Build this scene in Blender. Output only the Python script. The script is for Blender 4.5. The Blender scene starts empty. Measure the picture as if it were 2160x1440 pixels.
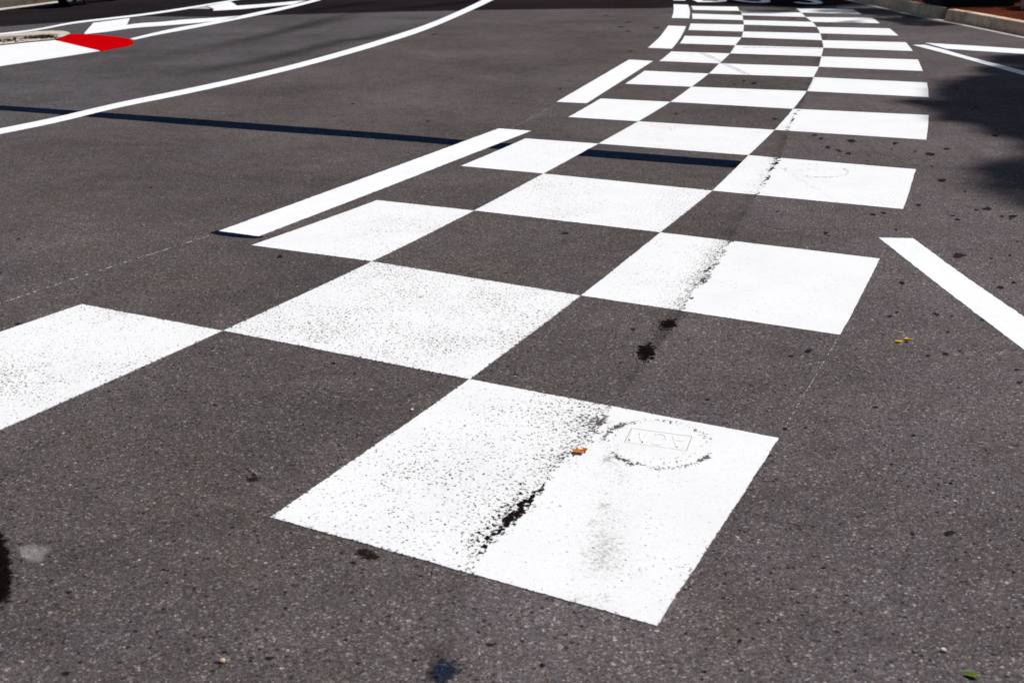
import bpy, bmesh, math, random
import numpy as np
from mathutils import Vector, noise as mn
R = math.radians
random.seed(7)
rng = np.random.default_rng(7)
S = bpy.context.scene
COL = S.collection

# ------------------------------------------------------------------ camera
F, PT, CH = 2315.0, R(21.08), 1.39            # focal length in photo pixels, downward pitch, lens height
cd = bpy.data.cameras.new('camera'); cam = bpy.data.objects.new('camera', cd); COL.objects.link(cam)
cam.location = (0, 0, CH); cam.rotation_euler = (R(90) - PT, 0, 0)
cd.sensor_width = 36; cd.lens = F / 2160 * 36; cd.clip_start = .05; cd.clip_end = 2000
cd.dof.use_dof = True; cd.dof.focus_distance = 4.3; cd.dof.aperture_fstop = 5.6
S.camera = cam

# ------------------------------------------------------------------ light
SUN_EL, SUN_AZ = 48, 50                        # azimuth clockwise from +Y
w = bpy.data.worlds.new('World'); S.world = w; w.use_nodes = True
nt = w.node_tree; bg = nt.nodes['Background']
sky = nt.nodes.new('ShaderNodeTexSky'); sky.sky_type = 'NISHITA'; sky.sun_disc = False
sky.sun_elevation = R(SUN_EL); sky.sun_rotation = R(SUN_AZ)
nt.links.new(sky.outputs[0], bg.inputs[0]); bg.inputs[1].default_value = .05
sd = bpy.data.lights.new('sun', 'SUN'); sd.energy = 4.3; sd.angle = R(.7); sd.color = (1, .972, .945)
sun = bpy.data.objects.new('sun', sd); COL.objects.link(sun)
sv = Vector((math.sin(R(SUN_AZ)) * math.cos(R(SUN_EL)), math.cos(R(SUN_AZ)) * math.cos(R(SUN_EL)), math.sin(R(SUN_EL))))
sun.rotation_euler = sv.to_track_quat('Z', 'Y').to_euler(); sun.location = sv * 40
S.view_settings.view_transform = 'Standard'; S.view_settings.look = 'None'
S.view_settings.exposure = 0.14; S.view_settings.gamma = 1
S.view_settings.use_curve_mapping = False

# ------------------------------------------------------------------ helpers
def at(px, py, z=0.0):
    """photo pixel -> point on the horizontal plane at height z"""
    x = (px - 1080) / F; y = -(py - 720) / F
    d2 = -math.sin(PT) + y * math.cos(PT); t = (z - CH) / d2
    return (x * t, (math.cos(PT) + y * math.sin(PT)) * t)

def AT(pts, z=0.0): return [at(p[0], p[1], z) for p in pts]

def tag(o, label=None, cat=None, group=None, kind=None):
    if label: o['label'] = label
    if cat: o['category'] = cat
    if group: o['group'] = group
    if kind: o['kind'] = kind
    return o

def mesh_obj(name, verts, faces, mat=None, parent=None, smooth=False, attrs=None):
    me = bpy.data.meshes.new(name); me.from_pydata([tuple(v) for v in verts], [], faces); me.update()
    for k, a in (attrs or {}).items():
        at_ = me.attributes.new(k, 'FLOAT', 'POINT'); at_.data.foreach_set('value', np.asarray(a, np.float32))
    if smooth: me.polygons.foreach_set('use_smooth', [True] * len(me.polygons))
    if mat: me.materials.append(mat)
    o = bpy.data.objects.new(name, me); COL.objects.link(o)
    if parent: o.parent = parent
    return o

def bm_obj(name, bm, mat=None, parent=None, smooth=False):
    me = bpy.data.meshes.new(name); bm.normal_update(); bm.to_mesh(me); bm.free()
    if smooth: me.polygons.foreach_set('use_smooth', [True] * len(me.polygons))
    if mat: me.materials.append(mat)
    o = bpy.data.objects.new(name, me); COL.objects.link(o)
    if parent: o.parent = parent
    return o

def empty(name, loc, rz=0):
    o = bpy.data.objects.new(name, None); COL.objects.link(o); o.location = loc; o.rotation_euler.z = rz
    o.empty_display_size = .1
    return o

def area2(p): return sum(p[i][0] * p[(i + 1) % len(p)][1] - p[(i + 1) % len(p)][0] * p[i][1] for i in range(len(p)))

def ragged(poly, step=.03, amp=.0015):
    out = []
    n = len(poly)
    for i in range(n):
        a = Vector(poly[i]); b = Vector(poly[(i + 1) % n]); d = b - a; L = d.length
        k = max(1, min(400, int(L / step))); nrm = Vector((-d.y, d.x)) / max(L, 1e-6)
        for q in range(k):
            p = a + d * (q / k)
            if q: p += nrm * amp * 2 * mn.noise((p.x * 37, p.y * 37, 0))
            out.append((p.x, p.y))
    return out

def slab(name, poly, z0, z1, mat, parent=None, rag=True, step=.03, amp=.0015):
    if area2(poly) < 0: poly = poly[::-1]
    if rag: poly = ragged(poly, step, amp)
    n = len(poly)
    v = [(x, y, z1) for x, y in poly] + [(x, y, z0) for x, y in poly]
    f = [list(range(n))] + [[i, i + n, (i + 1) % n + n, (i + 1) % n] for i in range(n)]
    return mesh_obj(name, v, f, mat, parent)

def smooth_poly(p, k=8):
    """Catmull-Rom through points"""
    p = [Vector(q) for q in p]; P = [p[0] * 2 - p[1]] + p + [p[-1] * 2 - p[-2]]
    out = []
    for i in range(1, len(P) - 2):
        for s in range(k):
            t = s / k
            out.append(.5 * ((2 * P[i]) + (P[i + 1] - P[i - 1]) * t + (2 * P[i - 1] - 5 * P[i] + 4 * P[i + 1] - P[i + 2]) * t * t + (3 * P[i] - P[i - 1] - 3 * P[i + 1] + P[i + 2]) * t ** 3))
    out.append(P[-2])
    return [tuple(q) for q in out]

def band(upper, lower, z, k=6, smooth=True):
    """pixel polylines of both edges -> ground outline"""
    a = AT(upper, z); b = AT(lower, z)
    if smooth: a = smooth_poly(a, k); b = smooth_poly(b, k)
    return a + b[::-1]

def poly_sd(P, line):
    """signed distance of points P (n,2) to a polyline; positive on its right side"""
    L = np.asarray(line, float); best = np.full(len(P), 1e9); sg = np.ones(len(P)); arc = np.zeros(len(P)); s0 = 0
    for i in range(len(L) - 1):
        a, b = L[i], L[i + 1]; d = b - a; ll = np.hypot(*d)
        t = np.clip(((P - a) @ d) / ll ** 2, 0, 1); q = P - (a + t[:, None] * d); r = np.hypot(q[:, 0], q[:, 1])
        m = r < best; best[m] = r[m]; cr = d[0] * q[:, 1] - d[1] * q[:, 0]
        sg[m] = np.where(cr[m] > 0, -1, 1); arc[m] = s0 + t[m] * ll; s0 += ll
    return best * sg, arc

# ------------------------------------------------------------------ material toolbox
class NT:
    def __init__(s, name, spec=.0):
        s.m = bpy.data.materials.new(name); s.m.use_nodes = True; s.t = s.m.node_tree; s.n = s.t.nodes; s.l = s.t.links
        s.b = s.n['Principled BSDF']; s.out = s.n['Material Output']; s.b.inputs['Specular IOR Level'].default_value = spec
        s.pos = s.n.new('ShaderNodeNewGeometry').outputs['Position']
    def put(s, sock, v):
        if isinstance(v, (int, float)): sock.default_value = v
        elif isinstance(v, tuple): sock.default_value = v if len(v) == len(sock.default_value) else v + (1,)
        else: s.l.new(v, sock)
    def math(s, op, a, b=None, c=None, clamp=False):
        q = s.n.new('ShaderNodeMath'); q.operation = op; q.use_clamp = clamp
        s.put(q.inputs[0], a)
        if b is not None: s.put(q.inputs[1], b)
        if c is not None: s.put(q.inputs[2], c)
        return q.outputs[0]
    def noise(s, scale, detail=2, rough=.5, vec=None):
        q = s.n.new('ShaderNodeTexNoise'); q.inputs['Scale'].default_value = scale; q.inputs['Detail'].default_value = detail
        q.inputs['Roughness'].default_value = rough; s.l.new(vec or s.pos, q.inputs['Vector']); return q.outputs['Fac']
    def voro(s, scale, vec=None):
        q = s.n.new('ShaderNodeTexVoronoi'); q.inputs['Scale'].default_value = scale; s.l.new(vec or s.pos, q.inputs['Vector']); return q
    def ramp(s, fac, stops, interp='LINEAR'):
        q = s.n.new('ShaderNodeValToRGB'); q.color_ramp.interpolation = interp; e = q.color_ramp.elements
        while len(e) < len(stops): e.new(.5)
        for el, (p, c) in zip(e, stops): el.position = p; el.color = (c if isinstance(c, tuple) else (c, c, c)) + (1,)
        s.l.new(fac, q.inputs[0]); return q.outputs[0]
    def mix(s, fac, a, b, mode='MIX'):
        q = s.n.new('ShaderNodeMix'); q.data_type = 'RGBA'; q.blend_type = mode
        s.put(q.inputs[0], fac); s.put(q.inputs[6], a); s.put(q.inputs[7], b); return q.outputs[2]
    def sstep(s, x, a, b):
        q = s.n.new('ShaderNodeMapRange'); q.interpolation_type = 'SMOOTHSTEP'; s.put(q.inputs[0], x); s.put(q.inputs[1], a); s.put(q.inputs[2], b); return q.outputs[0]
    def attr(s, name):
        q = s.n.new('ShaderNodeAttribute'); q.attribute_name = name; return q.outputs['Fac']
    def bump(s, h, strength, dist, normal=None):
        q = s.n.new('ShaderNodeBump'); q.inputs['Strength'].default_value = strength; q.inputs['Distance'].default_value = dist
        s.put(q.inputs['Height'], h)
        if normal: s.l.new(normal, q.inputs['Normal'])
        return q.outputs[0]
    def col(s, c): s.put(s.b.inputs['Base Color'], c)
    def rough(s, r): s.put(s.b.inputs['Roughness'], r)
    def nrm(s, n): s.l.new(n, s.b.inputs['Normal'])
    def sep(s, c):
        q = s.n.new('ShaderNodeSeparateColor'); s.l.new(c, q.inputs[0]); return q.outputs
    def alpha(s, a): s.put(s.b.inputs['Alpha'], a)

def asphalt(N):
    """aggregate of dark and pale chippings in binder -> colour, height"""
    wob = N.n.new('ShaderNodeVectorMath'); wob.operation = 'ADD'
    nz = N.n.new('ShaderNodeTexNoise'); nz.inputs['Scale'].default_value = 160; nz.inputs['Detail'].default_value = 1
    N.l.new(N.pos, nz.inputs['Vector'])
    sc = N.n.new('ShaderNodeVectorMath'); sc.operation = 'SCALE'; sc.inputs['Scale'].default_value = .005
    N.l.new(nz.outputs['Color'], sc.inputs[0]); N.l.new(N.pos, wob.inputs[0]); N.l.new(sc.outputs[0], wob.inputs[1]); vec = wob.outputs[0]
    v1 = N.voro(205, vec); c1 = N.sep(v1.outputs['Color'])
    v2 = N.voro(88, vec); c2 = N.sep(v2.outputs['Color'])
    v3 = N.voro(430, vec); c3 = N.sep(v3.outputs['Color'])
    val = N.ramp(c1[0], [(0, .066), (.3, .088), (.62, .107), (.86, .132), (.95, .172), (1, .29)])
    warm = N.ramp(c1[1], [(0, (.97, .955, 1.03)), (.45, (1.06, .958, .955)), (.8, (1.10, .948, .94)), (1, (1.22, .95, .83))])
    base = N.mix(1.0, val, warm, 'MULTIPLY')
    fine = N.ramp(c3[0], [(0, .65), (.6, 1.0), (1, 1.4)])
    base = N.mix(1.0, base, fine, 'MULTIPLY')
    crev = N.ramp(v1.outputs['Distance'], [(.0, 1.12), (.45, 1.0), (.85, .55)])
    base = N.mix(1.0, base, crev, 'MULTIPLY')
    pit = N.ramp(c2[0], [(0, .25), (.06, .4), (.10, 1), (.957, 1), (.975, 1.7), (1, 2.8)])
    pitm = N.sstep(v2.outputs['Distance'], .62, .25)
    base = N.mix(pitm, base, N.mix(1.0, base, pit, 'MULTIPLY'))
    big = N.ramp(N.noise(.75, 5, .6), [(.3, (.77, .765, .76)), (.5, (1.0, .988, .985)), (.7, (1.22, 1.205, 1.22))])
    med = N.ramp(N.noise(7, 4, .65), [(.3, .88), (.7, 1.12)])
    hue = N.ramp(N.noise(1.9, 3, .6), [(.35, (1.02, .995, .945)), (.65, (1.0, .99, 1.01))])
    base = N.mix(1.0, base, hue, 'MULTIPLY')
    base = N.mix(1.0, base, big, 'MULTIPLY'); base = N.mix(1.0, base, med, 'MULTIPLY')
    h = N.math('SUBTRACT', N.math('MULTIPLY', c1[2], .6), N.math('MULTIPLY', v1.outputs['Distance'], .9))
    h = N.math('ADD', h, N.math('MULTIPLY', N.noise(90, 3, .6), .8))
    return base, h

def mat_road():
    N = NT('asphalt_road'); c, h = asphalt(N)
    tone = N.attr('tone'); seam = N.attr('seam'); darka = N.attr('darkasph'); cool = N.attr('cool')
    jit = N.math('MULTIPLY', N.math('SUBTRACT', N.noise(30, 3, .6), .5), .05)
    # strip laid on the kerb side of the seam is a little paler; the joint itself is dark
    side = N.sstep(N.math('ADD', seam, jit), -.01, .015)
    c = N.mix(1.0, c, N.mix(side, (.93, .915, .90), (1.07, 1.05, 1.055)), 'MULTIPLY')
    joint = N.math('MULTIPLY', N.sstep(N.math('ADD', seam, jit), -.085, -.008), N.sstep(seam, .02, -.004))
    jm = N.math('MULTIPLY', joint, N.ramp(N.noise(4, 2), [(.38, 0.0), (.62, .5)]))
    c = N.mix(jm, c, N.mix(1.0, c, (.3, .29, .28), 'MULTIPLY'))
    c = N.mix(cool, c, N.mix(1.0, c, (.93, 1.0, 1.07), 'MULTIPLY'))
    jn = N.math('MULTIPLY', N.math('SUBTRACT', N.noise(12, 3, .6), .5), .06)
    nw = N.sstep(N.math('ADD', darka, jn), -.02, .02)
    c = N.mix(nw, c, N.mix(1.0, c, (.20, .175, .20), 'MULTIPLY'))  # asphalt colour multiplied darker over the dark lane and the top band
    tn = N.n.new('ShaderNodeVectorMath'); tn.operation = 'SCALE'; N.l.new(c, tn.inputs[0]); N.l.new(tone, tn.inputs['Scale'])
    N.col(tn.outputs[0]); N.rough(.88); N.nrm(N.bump(h, .45, .004)); return N.m

def mat_paint(name='white_road_paint', colr=(.80, .80, .79), base=.27, chips=1.0):
    N = NT(name); a, h = asphalt(N)
    wear = N.attr('wear'); dirt = N.attr('dirt'); hole = N.attr('hole')
    n1 = N.noise(112, 4, .6); lowf = N.noise(2.6, 3, .6)
    th = N.math('ADD', N.math('ADD', wear, base), N.math('MULTIPLY', N.math('SUBTRACT', lowf, .5), .24 * chips))
    bare = N.sstep(N.math('SUBTRACT', th, n1), -.022, .022)
    n2 = N.noise(70, 4, .65); hb = N.sstep(N.math('SUBTRACT', hole, n2), -.02, .03)
    gk = N.math('ADD', N.math('MULTIPLY', N.math('SUBTRACT', N.noise(120, 5, .8), .5), 2.4), N.math('MULTIPLY', N.math('SUBTRACT', N.noise(16, 5, .75), .5), .8))
    grime = N.math('MULTIPLY', N.sstep(N.math('ADD', gk, N.math('MULTIPLY', dirt, .30)), .30, .85), .7, clamp=True)
    smut = N.mix(1.0, N.ramp(N.noise(3.2, 5, .7), [(.3, (.94, .94, .945)), (.55, (.99, .99, .99)), (.7, (1, 1, 1))]), N.ramp(N.noise(70, 4, .75), [(.25, (.84, .835, .83)), (.45, (1, 1, 1))]), 'MULTIPLY')
    c = N.mix(1.0, colr, smut, 'MULTIPLY')
    c = N.mix(grime, c, (.25, .235, .21))
    c = N.mix(N.math('MULTIPLY', N.sstep(N.math('SUBTRACT', th, n1), -.10, .0), .22), c, (.34, .31, .27))
    c = N.mix(N.math('MULTIPLY', bare, .92), c, N.mix(1.0, a, (.50, .45, .40), 'MULTIPLY'))
    c = N.mix(hb, c, (.010, .007, .006))
    N.col(c); N.rough(.75)
    hh = N.math('SUBTRACT', N.math('MULTIPLY', h, .35), N.math('MULTIPLY', N.math('MAXIMUM', bare, hb), 1.0))
    N.nrm(N.bump(hh, .3, .003)); return N.m

def mat_stain(name, mult, scale=40, soft=.12, spread=1.0, opacity=1.0, flat=None, rough=.8):
    """a stain soaked in the asphalt with a ragged rim; 'edge' runs 0 in the middle to 1 on the rim"""
    N = NT(name); a, h = asphalt(N); e = N.attr('edge')
    k = N.math('SUBTRACT', N.math('ADD', N.math('SUBTRACT', 1.0, e), N.math('MULTIPLY', N.math('SUBTRACT', N.noise(scale, 4, .65), .5), spread)), .28)
    N.col(N.mix(1.0, a, mult, 'MULTIPLY') if flat is None else N.mix(.5, N.mix(1.0, a, mult, 'MULTIPLY'), flat))
    N.alpha(N.math('MULTIPLY', N.sstep(k, 0, soft), opacity)); N.rough(rough); N.nrm(N.bump(h, .4, .003)); return N.m

def mat_worn(name, colr, thr, scale=60, opacity=1.0):
    N = NT(name); k = N.math('SUBTRACT', N.noise(scale, 3, .6), thr)
    N.col(colr); N.alpha(N.math('MULTIPLY', N.sstep(k, 0, .05), opacity)); N.rough(.85); return N.m

def mat_plain(name, c, rough=.6, var=.12, scale=20, metal=0, bump=.0):
    N = NT(name, .0 if rough > .8 else .3); f = N.noise(scale, 4, .6)
    lo = tuple(x * (1 - var) for x in c); hi = tuple(min(1, x * (1 + var)) for x in c)
    N.col(N.mix(f, lo, hi)); N.rough(rough); N.b.inputs['Metallic'].default_value = metal
    if bump: N.nrm(N.bump(f, bump, .005))
    return N.m

def mat_tar():
    N = NT('bitumen_seal'); a, h = asphalt(N)
    c = N.mix(N.ramp(N.noise(26, 4, .7), [(.45, .0), (.75, .5)]), N.mix(1.0, a, (.035, .085, .20), 'MULTIPLY'), N.mix(1.0, a, (.12, .16, .25), 'MULTIPLY'))
    N.col(c); N.rough(.85); N.nrm(N.bump(h, .25, .003)); return N.m

M = dict(
    road=mat_road(), white=mat_paint(), white_clean=mat_paint('white_line_paint', (.82, .82, .82), .20, .5),
    red=mat_paint('red_kerb_paint', (.50, .0, .002), .27, .6), whitek=mat_paint('white_kerb_paint', (.80, .80, .80), .17, .5),
    dull=mat_paint('old_grey_paint', (.42, .41, .41), .3, 1),
    oil=mat_stain('black_oil', (.07, .055, .05), 55, .16, 2.6), spot=mat_stain('dark_spot', (.20, .19, .21), 70, .4, 1.0),
    blue=mat_stain('damp_blue_stain', (.16, .24, .46), 60, .5, 1.6, .9), grey=mat_stain('pale_cement_stain', (2.1, 2.1, 2.1), 30, .35, .9, .9, (.24, .23, .22)),
    pit=mat_stain('dark_pit', (.17, .15, .14), 70, .35, 2.8, .9),
    edgeblack=mat_stain('black_patch', (.06, .05, .05), 40, .3, .8), faint=mat_stain('faint_pit', (.28, .25, .24), 40, .25, 1.1, .8),
    chalk=mat_worn('chalk', (.62, .62, .60), .53, 55, .6), scuff=mat_worn('rubber_scuff', (.34, .33, .32), .42, 30, .42),
    tar=mat_tar(),
)

# ------------------------------------------------------------------ key ground lines
SEAM_PX = [(930, 1440), (985, 1235), (1004.6, 1193), (1023, 1169), (1050, 1137), (1067, 1125), (1086, 1110), (1100, 1091), (1119, 1070), (1140, 1045), (1155, 1024),
           (1165, 1001), (1184, 978), (1209, 961), (1238, 940), (1262, 912), (1279, 891), (1290, 858), (1318, 825), (1362, 760), (1408, 705), (1446, 655), (1457, 625), (1475, 605),
           (1490, 592), (1500, 572), (1515, 552), (1527, 532), (1540, 512), (1545, 500), (1570, 455), (1597, 409), (1615, 389), (1622, 370), (1631, 357.5), (1641.6, 336),
           (1655, 305), (1662.5, 276), (1674, 250), (1686, 230), (1702, 192), (1717, 160), (1728, 132), (1736, 102), (1741, 85), (1752, 55), (1757, 40), (1764, 10)]
SEAM = AT(SEAM_PX)
LANE = smooth_poly(AT([(-420, 352), (-150, 305), (0, 277), (125, 251), (250, 222), (400, 191), (540, 160), (675, 125), (810, 86.5), (920, 48), (1030, 0)]), 4)
DARK_EDGE = AT([(-400, 88), (-120, 68), (0, 57), (80, 51), (200, 43.5), (300, 35), (430, 36), (540, 33.5), (680, 29.5), (800, 26.5), (1000, 22), (1250, 19), (1400, 18), (1450, 13), (1570, 14), (1700, 16), (1800, 8), (1860, 0), (1960, -10)])

# ------------------------------------------------------------------ road sheet
def axis(lo, hi, step, far): 
    a = list(np.arange(lo, hi + 1e-6, step)); g = []
    d = step
    x = hi
    while x < far: d *= 1.5; x += d; g.append(x)
    d = step; x = lo; b = []
    while x > -far: d *= 1.5; x -= d; b.append(x)
    return np.array(b[::-1] + a + g)
def build_road():
    X = axis(-11, 9, .08, 300); Y = axis(.8, 24, .08, 300)
    gx, gy = np.meshgrid(X, Y); P = np.stack([gx.ravel(), gy.ravel()], 1); nx, ny = len(X), len(Y)
    sdm, _ = poly_sd(P, SEAM)
    new, _ = poly_sd(P, DARK_EDGE); new = -new  # new: signed distance into the darkened lane and top band
    # soft rim of the dark lane on its far and left hand side
    lane, _ = poly_sd(P, LANE)
    cool = np.clip(-lane / .3, 0, 1) * .9
    tone = np.ones(len(P))
    def rub(px, wid, amt, pw=1.0):
        nonlocal tone
        d, arc = poly_sd(P, smooth_poly(AT(px), 4)); ln = arc.max()
        fade = np.clip(np.minimum(arc, ln - arc) / (ln * .3 + 1e-6), 0, 1) if pw else 1
        tone *= 1 - amt * np.exp(-(d / wid) ** 2) * fade
    rub([(330, 175), (470, 142), (560, 127), (640, 108), (720, 88), (790, 78), (880, 55)], .17, .55)
    rub([(420, 105), (540, 80), (640, 58), (720, 40), (800, 30)], .15, .45)
    rub([(560, 75), (650, 50), (740, 30), (800, 18)], .13, .38)
    rub([(130, 165), (330, 120), (480, 96), (600, 72)], .3, .2)
    rub([(620, 28), (720, 14), (820, 0)], .17, .5)
    rub([(760, 26), (850, 18), (960, 8), (1040, -4)], .18, .5)
    rub([(600, 330), (820, 190), (960, 140), (1120, 80)], .45, -.08, 1)
    rub([(900, 330), (1100, 180), (1240, 90), (1330, 40)], .5, .08, 1)
    rub([(300, 900), (600, 700), (760, 480)], .35, .07, 1)
    rub([(250, 1380), (560, 1250), (950, 1330), (1400, 1400)], .35, -.10, 1)
    # lane left of the gore line keeps an undarkened margin by the kerb
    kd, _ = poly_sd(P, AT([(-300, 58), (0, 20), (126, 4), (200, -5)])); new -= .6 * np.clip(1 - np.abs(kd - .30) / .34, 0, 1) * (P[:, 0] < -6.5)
    idx = np.arange(nx * ny).reshape(ny, nx)
    f = np.stack([idx[:-1, :-1], idx[:-1, 1:], idx[1:, 1:], idx[1:, :-1]], -1).reshape(-1, 4)
    me = bpy.data.meshes.new('road'); v = np.zeros((len(P), 3), np.float32); v[:, :2] = P
    me.vertices.add(len(P)); me.vertices.foreach_set('co', v.ravel())
    me.loops.add(f.size); me.loops.foreach_set('vertex_index', f.ravel().astype(np.int32))
    me.polygons.add(len(f)); me.polygons.foreach_set('loop_start', np.arange(0, f.size, 4, dtype=np.int32)); me.update(calc_edges=True)
    for k, a in dict(seam=np.clip(sdm, -.5, .5), darkasph=np.clip(new, -.6, .6), cool=cool, tone=tone).items():
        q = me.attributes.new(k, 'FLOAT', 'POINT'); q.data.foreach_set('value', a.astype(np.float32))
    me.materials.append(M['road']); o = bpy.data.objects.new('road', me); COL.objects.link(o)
    return tag(o, kind='structure')
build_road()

# ------------------------------------------------------------------ chequered band
ZP = .0020
C0 = {1: (172, 641), 2: (530, 517), 3: (795, 422), 4: (972, 350), 5: (1108, 292), 6: (1198.5, 247), 7: (1267, 208), 8: (1318.7, 177), 9: (1360, 149.5), 10: (1391, 129), 11: (1416, 109),
      12: (1434, 92), 13: (1444.5, 76), 14: (1452, 63.6), 15: (1456.8, 50.2), 16: (1460.2, 40), 17: (1460.2, 29.1), 18: (1461.5, 21.1), 19: (1458.3, 13.1)}
C1 = {0: (0, 906), 1: (470, 697), 2: (785, 551), 3: (1000, 444), 4: (1146, 366), 5: (1262, 303), 6: (1346, 256), 7: (1413.8, 215), 8: (1458.5, 183.2), 9: (1495, 155.5), 10: (1517.5, 134), 11: (1539.5, 113),
      12: (1551, 95.9), 13: (1564, 79), 14: (1567.6, 66.9), 15: (1569, 52.4), 16: (1567.7, 42.8), 17: (1565.8, 32.5), 18: (1560.3, 23.6), 19: (1555.6, 14.8)}
C2 = {0: (570, 1090), 1: (990, 799), 2: (1225, 623), 3: (1393, 490), 4: (1502, 402), 5: (1579, 327.5), 6: (1634, 274), 7: (1673, 229.7), 8: (1701.5, 192.3), 9: (1716, 163), 10: (1727, 141), 11: (1732.5, 119.3),
      12: (1736.5, 101), 13: (1734, 85.2), 14: (1730, 70.7), 15: (1722.5, 57.1), 16: (1713, 46.6), 17: (1699.3, 36.2), 18: (1690.5, 27), 19: (1679, 18.5)}
C3 = {0: (1385, 1318), 1: (1643, 923), 2: (1772, 706), 3: (1856, 545), 4: (1905, 441), 5: (1932, 357), 6: (1953.5, 294.8), 7: (1959, 243), 8: (1959, 205), 9: (1955, 174.5), 10: (1946.5, 150), 11: (1936, 126),
      12: (1925.5, 108), 13: (1910.5, 89.6), 14: (1895, 75.5), 15: (1876, 60.4), 16: (1856, 49.5), 17: (1840, 38.2), 18: (1817.5, 30), 19: (1799, 20)}
# the first left square runs out of the picture: its far corner is taken on from the next ones
g1, g0 = Vector(at(*C0[2])) - Vector(at(*C1[2])), None
def V2(c, j): return Vector(at(c[j][0], c[j][1], ZP))
LEFT0 = V2(C1, 0) + (V2(C0, 1) - V2(C1, 1)) * 1.06
C1v = {j: V2(C1, j) for j in C1}; C2v = {j: V2(C2, j) for j in C2}; C3v = {j: V2(C3, j) for j in C3}; C0v = {j: V2(C0, j) for j in C0}; C0v[0] = LEFT0
NEAR_MH = (Vector(at(1390, 930)) + Vector(at(1390, 934))) / 2
def curve(C, j):
    """the side of square j on column line C, following the curve of the band"""
    ks = [k for k in (j - 1, j, j + 1, j + 2) if k in C]
    pts = [C[k] for k in ks]; sm = smooth_poly(pts, 12); i0 = ks.index(j) * 12
    return [Vector(q) for q in sm[i0:i0 + 13]]

FARC = Vector(at(1722, 360.5)); RINGC, RINGR = Vector((.413, 2.80)), .152
def check(j, CL, CR, n, label, wear):
    L = curve(CL, j); Rr = curve(CR, j)
    def samp(c, t):
        f = t * 12; i = min(int(f), 11); return c[i].lerp(c[i + 1], f - i)
    vs = []; tt = [0, .003, .008, .016] + list(np.linspace(.026, .974, n - 7)) + [.984, .992, .997, 1]
    rimw = []
    for a in range(n + 1):
        l = samp(L, tt[a]); r = samp(Rr, tt[a]); ed = (r - l).normalized()
        for b in range(n + 1):
            p = l.lerp(r, tt[b])
            if a in (0, n): p = p + Vector((-ed.y, ed.x)) * (.0022 * mn.noise((p.x * 80, p.y * 80, 3)) + .0022 * mn.noise((p.x * 9, p.y * 9, 3)))
            if b in (0, n): p = p + ed * (.0022 * mn.noise((p.x * 80, p.y * 80, 5)) + .0022 * mn.noise((p.x * 9, p.y * 9, 5)))
            e = min(tt[a], 1 - tt[a], tt[b], 1 - tt[b]); rimw.append(.11 * math.exp(-e / .004))
            vs.append(p)
    P = np.array([(v.x, v.y) for v in vs])
    sdm, arc = poly_sd(P, SEAM)
    wv, dv, hv = wear(P, sdm); wv = wv + np.array(rimw)
    m = n + 1
    f = [[a * m + b, a * m + b + 1, (a + 1) * m + b + 1, (a + 1) * m + b] for a in range(n) for b in range(n)]
    rim = [b for b in range(m)] + [a * m + n for a in range(1, m)] + [n * m + b for b in range(n - 1, -1, -1)] + [a * m for a in range(n - 1, 0, -1)]
    V = [(v.x, v.y, ZP) for v in vs]; k0 = len(V); V += [(vs[r].x, vs[r].y, -.004) for r in rim]
    k = len(rim); f += [[rim[i], k0 + i, k0 + (i + 1) % k, rim[(i + 1) % k]] for i in range(k)]
    pad = lambda q: np.concatenate([q, np.zeros(k)])
    o = mesh_obj('painted_square', V, f, M['white'], None, False, dict(wear=pad(wv), dirt=pad(dv), hole=pad(hv)))
    return tag(o, label, 'road marking', 'white squares of the chequered band')

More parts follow.
